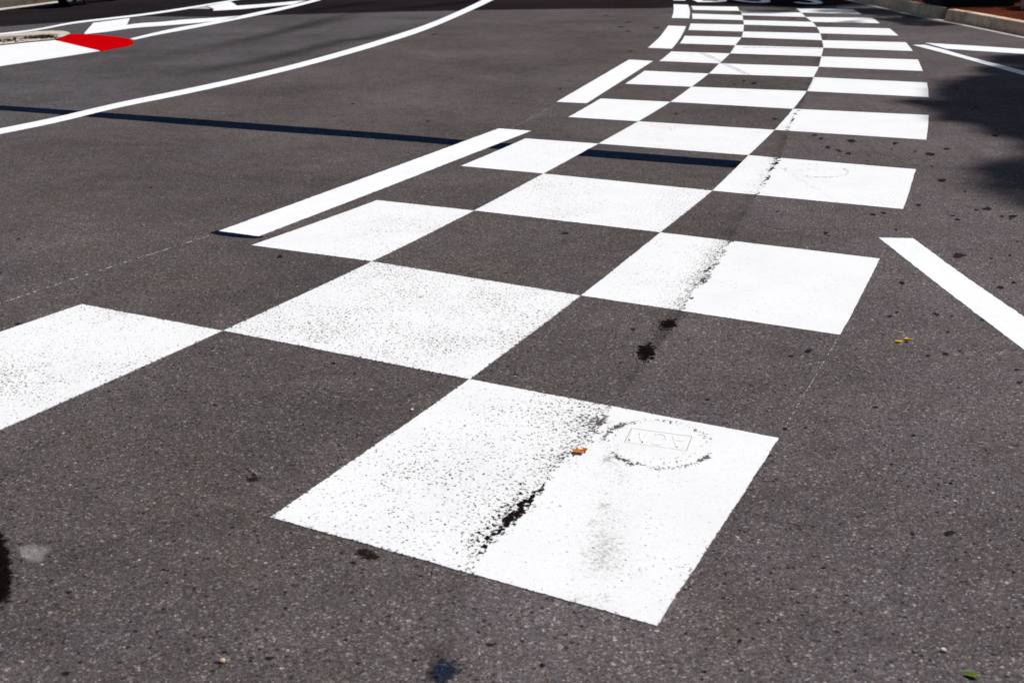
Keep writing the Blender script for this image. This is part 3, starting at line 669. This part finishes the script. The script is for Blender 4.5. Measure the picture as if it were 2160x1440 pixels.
pebble((1325, 666), .004, (.5, .47, .45), 'grey chip in the bare square by the oil blots')

# ------------------------------------------------------------------ traffic island and racing kerbs
def stone_mat(name, a, b, dirt, scale=5):
    N = NT(name); c = N.mix(N.ramp(N.noise(scale, 6, .65), [(.3, 0.0), (.7, 1.0)]), a, b)
    c = N.mix(N.ramp(N.noise(scale * 2.7, 5, .7), [(.55, 0.0), (.75, .8)]), c, dirt)
    N.col(c); N.rough(.85); N.nrm(N.bump(N.noise(60, 4, .6), .35, .006)); return N.m
M['stone'] = stone_mat('island_stone', (.44, .39, .34), (.60, .55, .49), (.26, .22, .19))
isl = empty('traffic_island', (-5.6, 13.9, 0)); tag(isl, 'low stone-edged traffic island with bare soil behind the white kerb', 'traffic island')
zk = .018
outer = [(-300, 106), (-120, 85), (0, 73), (30, 70.5), (75, 66.5), (110, 65), (134, 65.5), (145, 68), (149, 71), (133, 77.5), (112, 83), (60, 87.5), (0, 94), (-120, 112), (-300, 140)]
inner = [(-300, 113), (-120, 91), (0, 78), (40, 75.5), (75, 73.5), (103, 71.5), (115, 71.6), (122, 72.2), (126, 73), (117, 76), (104, 78.2), (60, 81.5), (0, 87), (-120, 103), (-300, 127)]
bm = bmesh.new(); oo = AT(outer, zk); ii = AT(inner, zk); n = len(oo); O = (-5.6, 13.9)
A0 = [bm.verts.new((x - O[0], y - O[1], -.01)) for x, y in AT(outer, .0)]; A1 = [bm.verts.new((x - O[0], y - O[1], zk)) for x, y in oo]
B1 = [bm.verts.new((x - O[0], y - O[1], zk)) for x, y in ii]; B0 = [bm.verts.new((x - O[0], y - O[1], .005)) for x, y in ii]
for i in range(n):
    k = (i + 1) % n
    for a, b in ((A0, A1), (A1, B1), (B1, B0)): bm.faces.new((a[i], a[k], b[k], b[i]))
bmesh.ops.recalc_face_normals(bm, faces=bm.faces); bm_obj('stone_edge', bm, M['stone'], isl)
soil = mesh_obj('soil', [(x - O[0], y - O[1], .014) for x, y in AT(inner, .014)], [list(range(n))], stone_mat('soil', (.20, .155, .12), (.42, .35, .29), (.30, .24, .2), 4), isl)
bm = bmesh.new()
for cx, cy, s, k in ((78, 78.5, .10, 40), (92, 77.6, .10, 50), (104, 76.6, .06, 26), (2, 84.5, .16, 60), (60, 79, .05, 8)):
    g = at(cx, cy, .03)
    for _ in range(k):
        p = Vector((g[0] - O[0] + random.gauss(0, s), g[1] - O[1] + random.gauss(0, s * .8), .018 + random.random() * .02)); a = random.random() * 6.28; l = random.uniform(.02, .045)
        u = Vector((math.cos(a), math.sin(a), random.uniform(-.5, .5))) * l; v_ = Vector((-math.sin(a), math.cos(a), random.uniform(-.4, .4))) * l * .5
        bm.faces.new([bm.verts.new(q) for q in (p - u, p + v_, p + u, p - v_)])
bm_obj('dead_leaves', bm, mat_plain('dead_leaf_brown', (.05, .025, .012), .9, .5), isl)
marking('racing_kerb', AT([(-300, 141), (-120, 112.5), (0, 95.5), (60, 88), (111, 84), (211, 107.5), (150, 117), (80, 127.5), (0, 139.5), (-120, 158.5), (-300, 189)], .004), 'flat white painted kerb running along the traffic island', M['whitek'], 'kerb', None, .004)
marking('racing_kerb', AT([(112.5, 84.1), (134, 77.9), (151, 71.8), (180, 72.2), (220, 74.8), (255, 78.8), (274, 82.8), (281, 86.5), (283, 89.5), (279, 94), (262, 99.2), (235, 104), (213, 107.7)], .005), 'bright red rounded kerb end at the tip of the traffic island', M['red'], 'kerb', None, .005)

# ------------------------------------------------------------------ pavements, kerbs, gutters
def kerb_mat():
    N = NT('kerb_stone'); sx = N.n.new('ShaderNodeSeparateXYZ'); N.l.new(N.pos, sx.inputs[0])
    cell = N.n.new('ShaderNodeTexWhiteNoise'); cell.noise_dimensions = '1D'; N.l.new(N.math('FLOOR', N.math('DIVIDE', sx.outputs[1], .8)), cell.inputs['W'])
    c = N.mix(cell.outputs['Value'], (.70, .51, .36), (.80, .63, .47))
    c = N.mix(N.ramp(N.noise(7, 6, .7), [(.4, 0.0), (.7, .75)]), c, (.30, .20, .14))
    c = N.mix(N.ramp(N.noise(16, 5, .7), [(.6, 0.0), (.74, .7)]), c, (.72, .69, .66))
    N.col(c); N.rough(.85); N.nrm(N.bump(N.noise(45, 5, .65), .5, .01)); return N.m
KB = [(6.1, 27.0), (6.17, 23.5), (6.22, 20.5), (6.24, 19.0), (6.283, 16.9), (6.396, 15.87), (6.478, 14.35), (6.62, 12.0), (6.85, 9.0), (7.2, 5.0), (7.7, 0.0), (8.3, -6.0)]
KH = .155
def along(path, d):
    for a, b in zip(path, path[1:]):
        a, b = Vector(a), Vector(b); L = (b - a).length
        if d <= L: return a + (b - a) * (d / L), (b - a) / L
        d -= L
    return b, (b - a) / L
TOT = sum((Vector(a) - Vector(b)).length for a, b in zip(KB, KB[1:]))
gap = sum(0 for _ in ()) ; bm = bmesh.new(); s = 0.0
GAPY = (16.62, 16.92)
cuts = []; d = 0.0
while d < TOT - .02:
    p, _ = along(KB, d)
    L = .8 + .25 * random.random(); e = min(d + L, TOT)
    cuts.append((d, e)); d = e
def kerb_piece(bm, a, b, side=1, path=KB, H=KH, W=.15):
    prof = [(0, -.02), (.004, H * .6), (.010, H - .022), (.022, H - .006), (.038, H), (W, H), (W, -.02)]
    k = max(2, int((b - a) / .2)); rows = []
    for i in range(k + 1):
        p, t = along(path, a + (b - a) * i / k); nrm = Vector((-t.y, t.x)) * side
        rows.append([bm.verts.new((p.x + nrm.x * u, p.y + nrm.y * u, z + (.004 * mn.noise((p.x * 3, p.y * 3, u * 9)) if z > 0 else 0))) for u, z in prof])
    for r0, r1 in zip(rows, rows[1:]):
        for i in range(len(prof) - 1): bm.faces.new((r0[i], r0[i + 1], r1[i + 1], r1[i]))
    for r in (rows[0], rows[-1]): bm.faces.new(r)
for a, b in cuts:
    a, b = a + .010, b - .010; ya = along(KB, a)[0].y; yb_ = along(KB, b)[0].y
    if yb_ < GAPY[1] and ya > GAPY[0]:                    # leave the drain opening free
        d = a
        while along(KB, d)[0].y > GAPY[1]: d += .01
        if d - a > .05: kerb_piece(bm, a, d)
        d2 = d
        while along(KB, d2)[0].y > GAPY[0]: d2 += .01
        if b - d2 > .05: kerb_piece(bm, d2, b)
    else: kerb_piece(bm, a, b)
bmesh.ops.recalc_face_normals(bm, faces=bm.faces)
M['kerb'] = kerb_mat(); tag(bm_obj('kerb', bm, M['kerb']), kind='structure')
def offset(path, o):
    out = []
    for i, p in enumerate(path):
        a = Vector(path[max(i - 1, 0)]); b = Vector(path[min(i + 1, len(path) - 1)]); t = (b - a).normalized(); n = Vector((-t.y, t.x)); out.append((p[0] + n.x * o, p[1] + n.y * o))
    return out
M['gutter'] = stone_mat('gutter_concrete', (.40, .35, .30), (.52, .47, .42), (.25, .21, .18), 3)
tag(slab('gutter', offset(KB, -.005) + offset(KB, -.17)[::-1], -.01, .004, M['gutter'], None, False), kind='structure')
def pave_mat(name, a, b):
    N = NT(name); br = N.n.new('ShaderNodeTexBrick'); br.inputs['Scale'].default_value = 1; br.inputs['Brick Width'].default_value = .22; br.inputs['Row Height'].default_value = .11; br.inputs['Mortar Size'].default_value = .004
    N.l.new(N.pos, br.inputs['Vector']); N.put(br.inputs['Color1'], a); N.put(br.inputs['Color2'], b); N.put(br.inputs['Mortar'], tuple(x * .4 for x in a))
    c = N.mix(1.0, br.outputs['Color'], N.ramp(N.noise(1.6, 5, .65), [(.3, .55), (.7, 1.25)]), 'MULTIPLY'); N.col(c); N.rough(.8); N.nrm(N.bump(br.outputs['Fac'], -.3, .004)); return N.m
inner_edge = offset(KB, .154)
tag(slab('pavement', inner_edge + [(40, -6), (40, 27)], -.05, KH - .006, pave_mat('red_pavers', (.075, .018, .012), (.11, .030, .016)), None, False), kind='structure')
# far side of the other road
KL = [tuple(Vector(at(*p))) for p in ((-500, 90), (-260, 54), (0, 18.5), (60, 11), (126, 2.5), (200, -8), (300, -24))]
bm = bmesh.new(); TL = sum((Vector(a) - Vector(b)).length for a, b in zip(KL, KL[1:])); d = 0
while d < TL - .1: kerb_piece(bm, d + .004, min(d + 1.0, TL) - .004, 1, KL, .13); d += 1.0
bmesh.ops.recalc_face_normals(bm, faces=bm.faces); tag(bm_obj('kerb', bm, stone_mat('dark_kerb_stone', (.075, .055, .045), (.12, .095, .08), (.05, .035, .03))), kind='structure')
tag(slab('gutter', offset(KL, -.004) + offset(KL, -.20)[::-1], -.01, .004, stone_mat('pale_gutter', (.52, .49, .43), (.60, .57, .5), (.36, .33, .28), 3), None, False), kind='structure')
tag(slab('pavement', offset(KL, .154) + [(-40, KL[-1][1] + 6), (-40, KL[0][1])], -.05, .124, pave_mat('brown_pavers', (.11, .085, .075), (.15, .12, .11)), None, False), kind='structure')

# ------------------------------------------------------------------ scooter standing in the dark lane (only its wheels reach the picture)
def lathe(bm, prof, n=32, axis='Y'):
    rings = []
    for i in range(n):
        a = 2 * math.pi * i / n; rings.append([bm.verts.new((r * math.cos(a), y, r * math.sin(a))) for r, y in prof])
    for i in range(n):
        p, q = rings[i], rings[(i + 1) % n]
        for k in range(len(prof) - 1): bm.faces.new((p[k], p[k + 1], q[k + 1], q[k]))
def loft(bm, secs):
    rows = [[bm.verts.new(v) for v in s] for s in secs]
    for a, b in zip(rows, rows[1:]):
        for i in range(len(a)): bm.faces.new((a[i], a[(i + 1) % len(a)], b[(i + 1) % len(a)], b[i]))
    bm.faces.new(rows[0][::-1]); bm.faces.new(rows[-1])
def tube(bm, pts, r, n=10):
    secs = []
    for i, p in enumerate(pts):
        a = Vector(pts[max(i - 1, 0)]); b = Vector(pts[min(i + 1, len(pts) - 1)]); t = (b - a).normalized(); u = t.orthogonal().normalized(); v = t.cross(u); rr = r[i] if isinstance(r, (list, tuple)) else r
        secs.append([tuple(Vector(p) + (u * math.cos(2 * math.pi * k / n) + v * math.sin(2 * math.pi * k / n)) * rr) for k in range(n)])
    loft(bm, secs)
def rrect(x, w, z0, z1, n=16, pw=.45):
    out = []
    for k in range(n):
        a = 2 * math.pi * k / n; c, s_ = math.cos(a), math.sin(a)
        out.append((x, w / 2 * math.copysign(abs(c) ** pw, c), (z0 + z1) / 2 + (z1 - z0) / 2 * math.copysign(abs(s_) ** pw, s_)))
    return out
def scooter():
    w1, w2 = Vector(at(144, 15)), Vector(at(236, 2)); d = w2 - w1; root = empty('motor_scooter', (w1.x, w1.y, 0), math.atan2(d.y, d.x)); WB = d.length
    tag(root, 'motor scooter in the dark lane of which only the black wheels show', 'scooter')
    black = mat_plain('tyre_rubber', (.006, .006, .006), .85); grey = mat_plain('scooter_shell', (.30, .31, .33), .35, .05); alu = mat_plain('wheel_alloy', (.35, .35, .36), .4, .1, 20, .8); seatm = mat_plain('seat_vinyl', (.015, .014, .014), .6)
    WR, TW = .265, .085
    for x in (0, WB):
        wh = empty('wheel', (x, 0, WR)); wh.parent = root
        bm = bmesh.new(); lathe(bm, [(WR - .10 + .085 * 0 + .02, -TW * .55), (WR - .05, -TW), (WR - .015, -TW * .8), (WR, -TW * .25), (WR, TW * .25), (WR - .015, TW * .8), (WR - .05, TW), (WR - .08, TW * .55), (WR - .08, -TW * .55)], 40); bm_obj('tyre', bm, black, wh, True)
        bm = bmesh.new(); lathe(bm, [(.03, -.05), (.06, -.045), (.09, -.02), (WR - .085, -.046), (WR - .078, -.046), (WR - .078, .046), (WR - .085, .046), (.09, .02), (.06, .045), (.03, .05)], 32); bm_obj('rim', bm, alu, wh, True)
    bm = bmesh.new(); loft(bm, [rrect(.02, .16, .42, .66), rrect(.10, .34, .36, .74), rrect(.30, .40, .30, .76), rrect(.46, .36, .26, .72), rrect(.52, .30, .24, .60)]); bm_obj('rear_body', bm, grey, root, True)
    bm = bmesh.new(); loft(bm, [rrect(.46, .34, .24, .32), rrect(.70, .36, .22, .30), rrect(.96, .34, .24, .33)]); bm_obj('floorboard', bm, grey, root, True)
    bm = bmesh.new(); loft(bm, [[(x, y, z) for x, y, z in ((.92 + .02 * abs(y) - .10 * t, y * (.9 + .1 * t), .26 + .62 * t) for y in (-.22, -.12, 0, .12, .22))] + [(.97 - .10 * t, y, .26 + .62 * t) for y in (.20, .1, 0, -.1, -.20)] for t in (0, .35, .7, 1)]); bm_obj('leg_shield', bm, grey, root, True)
    bm = bmesh.new(); loft(bm, [rrect(WB - .20, .14, .46, .50), rrect(WB - .08, .20, .50, .57), rrect(WB + .06, .20, .52, .58), rrect(WB + .2, .12, .46, .50)]); bm_obj('front_fender', bm, grey, root, True)
    bm = bmesh.new(); tube(bm, [(WB, 0, WR), (WB - .10, 0, .55), (WB - .24, 0, .98)], [.035, .035, .03]); bm_obj('fork', bm, alu, root, True)
    bm = bmesh.new(); tube(bm, [(WB - .34, -.33, .99), (WB - .27, -.2, 1.02), (WB - .24, 0, 1.0), (WB - .27, .2, 1.02), (WB - .34, .33, .99)], .016); bm_obj('handlebar', bm, black, root, True)
    bm = bmesh.new(); loft(bm, [rrect(WB - .26, .16, .92, 1.06), rrect(WB - .16, .20, .90, 1.06), rrect(WB - .11, .14, .93, 1.03)]); bm_obj('headlight', bm, mat_plain('headlight_glass', (.6, .6, .6), .15), root, True)
    bm = bmesh.new(); loft(bm, [rrect(-.06, .18, .72, .78), rrect(.10, .28, .74, .84), rrect(.36, .28, .73, .82), rrect(.56, .20, .71, .77)]); bm_obj('saddle', bm, seatm, root, True)
    for s_ in (-1, 1):
        bm = bmesh.new(); tube(bm, [(WB - .27, .22 * s_, 1.02), (WB - .25, .28 * s_, 1.16)], .007); loft(bm, [[(WB - .25 - dx, .30 * s_ + .06 * math.cos(a), 1.20 + .045 * math.sin(a)) for a in [2 * math.pi * k / 14 for k in range(14)]] for dx in (0, .02)]); bm_obj('mirror', bm, black, root, True)
    bm = bmesh.new(); loft(bm, [rrect(.1, .16, .20, .36), rrect(.3, .2, .16, .34), rrect(.5, .14, .2, .32)]); bm_obj('engine', bm, mat_plain('engine_case', (.04, .04, .04), .5), root, True)
    for s_ in (-1, 1): bm = bmesh.new(); tube(bm, [(.40, .06 * s_, .20), (.36, .10 * s_, .02)], .012); bm_obj('stand_leg', bm, black, root, True)
scooter()

# ------------------------------------------------------------------ cafe chair on the red pavement (one white leg reaches the picture)
def cafe_chair():
    z = KH - .006; f = at(2155.5, 20.5, z); root = empty('cafe_chair', (f[0], f[1], z), R(-20))
    tag(root, 'white metal chair on the red pavement, one leg showing at the picture corner', 'chair')
    wm = mat_plain('white_chair_metal', (.62, .63, .66), .4, .05); S_ = .40
    for (x, y) in ((0, 0), (S_, 0), (0, S_), (S_, S_)):
        bm = bmesh.new(); cx = .05 if x == 0 else -.05; cy = .04 if y == 0 else -.04
        tube(bm, [(x, y, 0), (x + cx * .6, y + cy * .6, .28), (x + cx, y + cy, .44)], [.013, .014, .014]); bm_obj('leg', bm, wm, root, True)
    bm = bmesh.new(); loft(bm, [[(S_ / 2 + (S_ / 2 + .01) * q * math.copysign(abs(math.cos(a)) ** .5, math.cos(a)), S_ / 2 + (S_ / 2 + .01) * q * math.copysign(abs(math.sin(a)) ** .5, math.sin(a)), zz) for a in [2 * math.pi * (k + .5) / 24 for k in range(24)]] for q, zz in ((.96, .435), (1, .442), (1, .452), (.96, .458))]); bm_obj('seat', bm, wm, root, True)
    bm = bmesh.new(); tube(bm, [(.03, S_ - .03, .45), (.02, S_ + .03, .70), (.10, S_ + .06, .84), (S_ / 2, S_ + .09, .88), (S_ - .10, S_ + .06, .84), (S_ - .02, S_ + .03, .70), (S_ - .03, S_ - .03, .45)], .012)
    for q in (.3, .5, .7): tube(bm, [(S_ * q, S_ - .02, .455), (S_ * q, S_ + .075, .865)], .007)
    bm_obj('backrest', bm, wm, root, True)
cafe_chair()

# ------------------------------------------------------------------ street trees whose shade falls on the road
M['bark'] = mat_plain('bark', (.12, .09, .07), .9, .4, 9, 0, .6)
NL = NT('tree_leaf'); NL.col(NL.mix(NL.noise(3, 3), (.035, .075, .015), (.09, .14, .03))); NL.rough(.6); M['leaf'] = NL.m
def tree(x, y, h, blobs, label, per=900):
    root = empty('street_tree', (x, y, KH)); tag(root, label, 'tree', 'street trees along the red pavement')
    bm = bmesh.new(); tube(bm, [(0, 0, -.05), (.05, .03, h * .25), (-.04, .06, h * .5), (.02, 0, h * .72)], [.19, .15, .12, .08], 14)
    for bx, by, bz, br in blobs:
        q = Vector((bx - x, by - y, bz - KH)); a = Vector((0, .02, h * .42)); m = a.lerp(q, .5) + Vector((0, 0, -.15)); tube(bm, [tuple(a), tuple(m), tuple(q)], [.07, .045, .02], 8)
    bm_obj('trunk', bm, M['bark'], root, True)
    V, Fc = [], []
    r = np.random.default_rng(int(x * 100 + y * 10))
    for bx, by, bz, br in blobs:
        for _ in range(int(per * br ** 2)):
            u = r.normal(size=3); u /= np.linalg.norm(u); rad = br * r.uniform(.15, 1.0) ** .5 * (1 + .25 * mn.noise(Vector(u * 2 + bx)))
            c = np.array([bx - x, by - y, bz - KH]) + u * rad * np.array([1, 1, .62])
            t = r.normal(size=3); t /= np.linalg.norm(t); b = np.cross(t, r.normal(size=3)); b /= np.linalg.norm(b); l = r.uniform(.07, .14)
            k = len(V); V += [tuple(c - t * l), tuple(c + b * l * .5), tuple(c + t * l), tuple(c - b * l * .5)]; Fc.append([k, k + 1, k + 2, k + 3])
    mesh_obj('crown', V, Fc, M['leaf'], root)
sh = Vector((math.sin(R(SUN_AZ)), math.cos(R(SUN_AZ)))) / math.tan(R(SUN_EL))
def over(px, z): g = Vector(at(*px)) + sh * z; return g.x, g.y, z
def B(px, z, r): return over(px, z) + (r,)
tree(13.3, 16.9, 15.0, [B((2170, 208), 13.4, .74), B((2085, 222), 13.0, .46), B((2035, 232), 12.8, .28), B((1985, 222), 12.8, .17), B((1938, 218), 12.6, .11), B((2205, 185), 14.0, .85), B((2270, 240), 13.6, 1.0), B((2115, 172), 14.3, .36), B((2045, 188), 13.7, .2), B((2300, 210), 14.2, 1.1), B((2230, 275), 13.2, .5), B((2110, 250), 12.5, .36), B((2085, 190), 13.2, .42), B((2165, 152), 13.6, .45), B((2180, 128), 13.8, .5), B((2120, 122), 13.9, .16), B((2110, 145), 13.8, .25), B((1908, 213), 12.7, .09), B((2000, 250), 12.6, .14), B((2000, 200), 13.0, .14)],
     'leafy street tree whose shade falls across the lower bay line', 1700)
tree(12.6, 13.0, 14.0, [B((2250, 382), 12.4, .42), B((2182, 380), 12.2, .15), B((2370, 390), 12.8, .8), B((2460, 330), 13.2, .9), B((2340, 350), 13.0, .4)], 'leafy street tree closest to the camera on the red pavement', 1500)
tree(14.4, 27.2, 14.4, [B((1700, 11), 12.6, .8), B((1790, 24), 12.4, .55), B((1640, 25), 12.2, .30), B((1880, 28), 12.0, .6), B((1950, 50), 11.8, .42), B((1780, 4), 13.6, 1.1), B((1930, 8), 13.4, 1.0), B((1610, 4), 13.6, .8), B((1600, 26), 12.2, .32), B((1790, 47), 12.0, .16), B((1840, 22), 12.4, .5), B((1900, 42), 12.0, .4)], 'tall street tree at the far end whose shade dapples the last squares', 900)
tree(15.5, 23.5, 13.0, [B((2020, 8), 10.8, .7), B((2090, 24), 10.6, .5), B((2150, 14), 10.6, .8), B((2060, 4), 11.8, 1.2), B((2150, 40), 11.2, .35), B((2160, -6), 11.8, 1.5)], 'broad street tree set back on the red pavement beyond the kerb', 800)
# low black planter trough on the pavement
def planter():
    z = KH - .006; a, b = Vector(at(1984, 14.0, z)), Vector(at(2146, 12, z)); d = (b - a); L = d.length; root = empty('planter_trough', (a.x, a.y, z), math.atan2(d.y, d.x))
    tag(root, 'black planter trough on the red pavement behind the kerb, only its base in the picture', 'planter')
    pm = mat_plain('black_planter', (.006, .005, .005), .8, .3); W = .55; H = .50
    bm = bmesh.new()
    def ring(o, zz): return [bm.verts.new((x, y, zz)) for x, y in ((o, o), (L - o, o), (L - o, W - o), (o, W - o))]
    rs = [ring(.03, .0), ring(.03, .03), ring(.0, .035), ring(-.01, H - .05), ring(-.035, H - .05), ring(-.035, H), ring(.03, H), ring(.03, H - .08)]
    for p, q in zip(rs, rs[1:]):
        for i in range(4): bm.faces.new((p[i], p[(i + 1) % 4], q[(i + 1) % 4], q[i]))
    bm_obj('trough', bm, pm, root)
    mesh_obj('soil', [(.03, .03, H - .08), (L - .03, .03, H - .08), (L - .03, W - .03, H - .08), (.03, W - .03, H - .08)], [[0, 1, 2, 3]], mat_plain('potting_soil', (.03, .02, .015), .95), root)
    r = np.random.default_rng(3); V, Fc = [], []
    for _ in range(1500):
        p = np.array([r.uniform(.05, L - .05), W / 2 + r.normal() * .14, H - .05 + abs(r.normal()) * .22]); t = r.normal(size=3); t /= np.linalg.norm(t); u = np.cross(t, r.normal(size=3)); u /= np.linalg.norm(u); k = len(V)
        V += [tuple(p - t * .05), tuple(p + u * .022), tuple(p + t * .05), tuple(p - u * .022)]; Fc.append([k, k + 1, k + 2, k + 3])
    mesh_obj('foliage', V, Fc, M['leaf'], root)
planter()
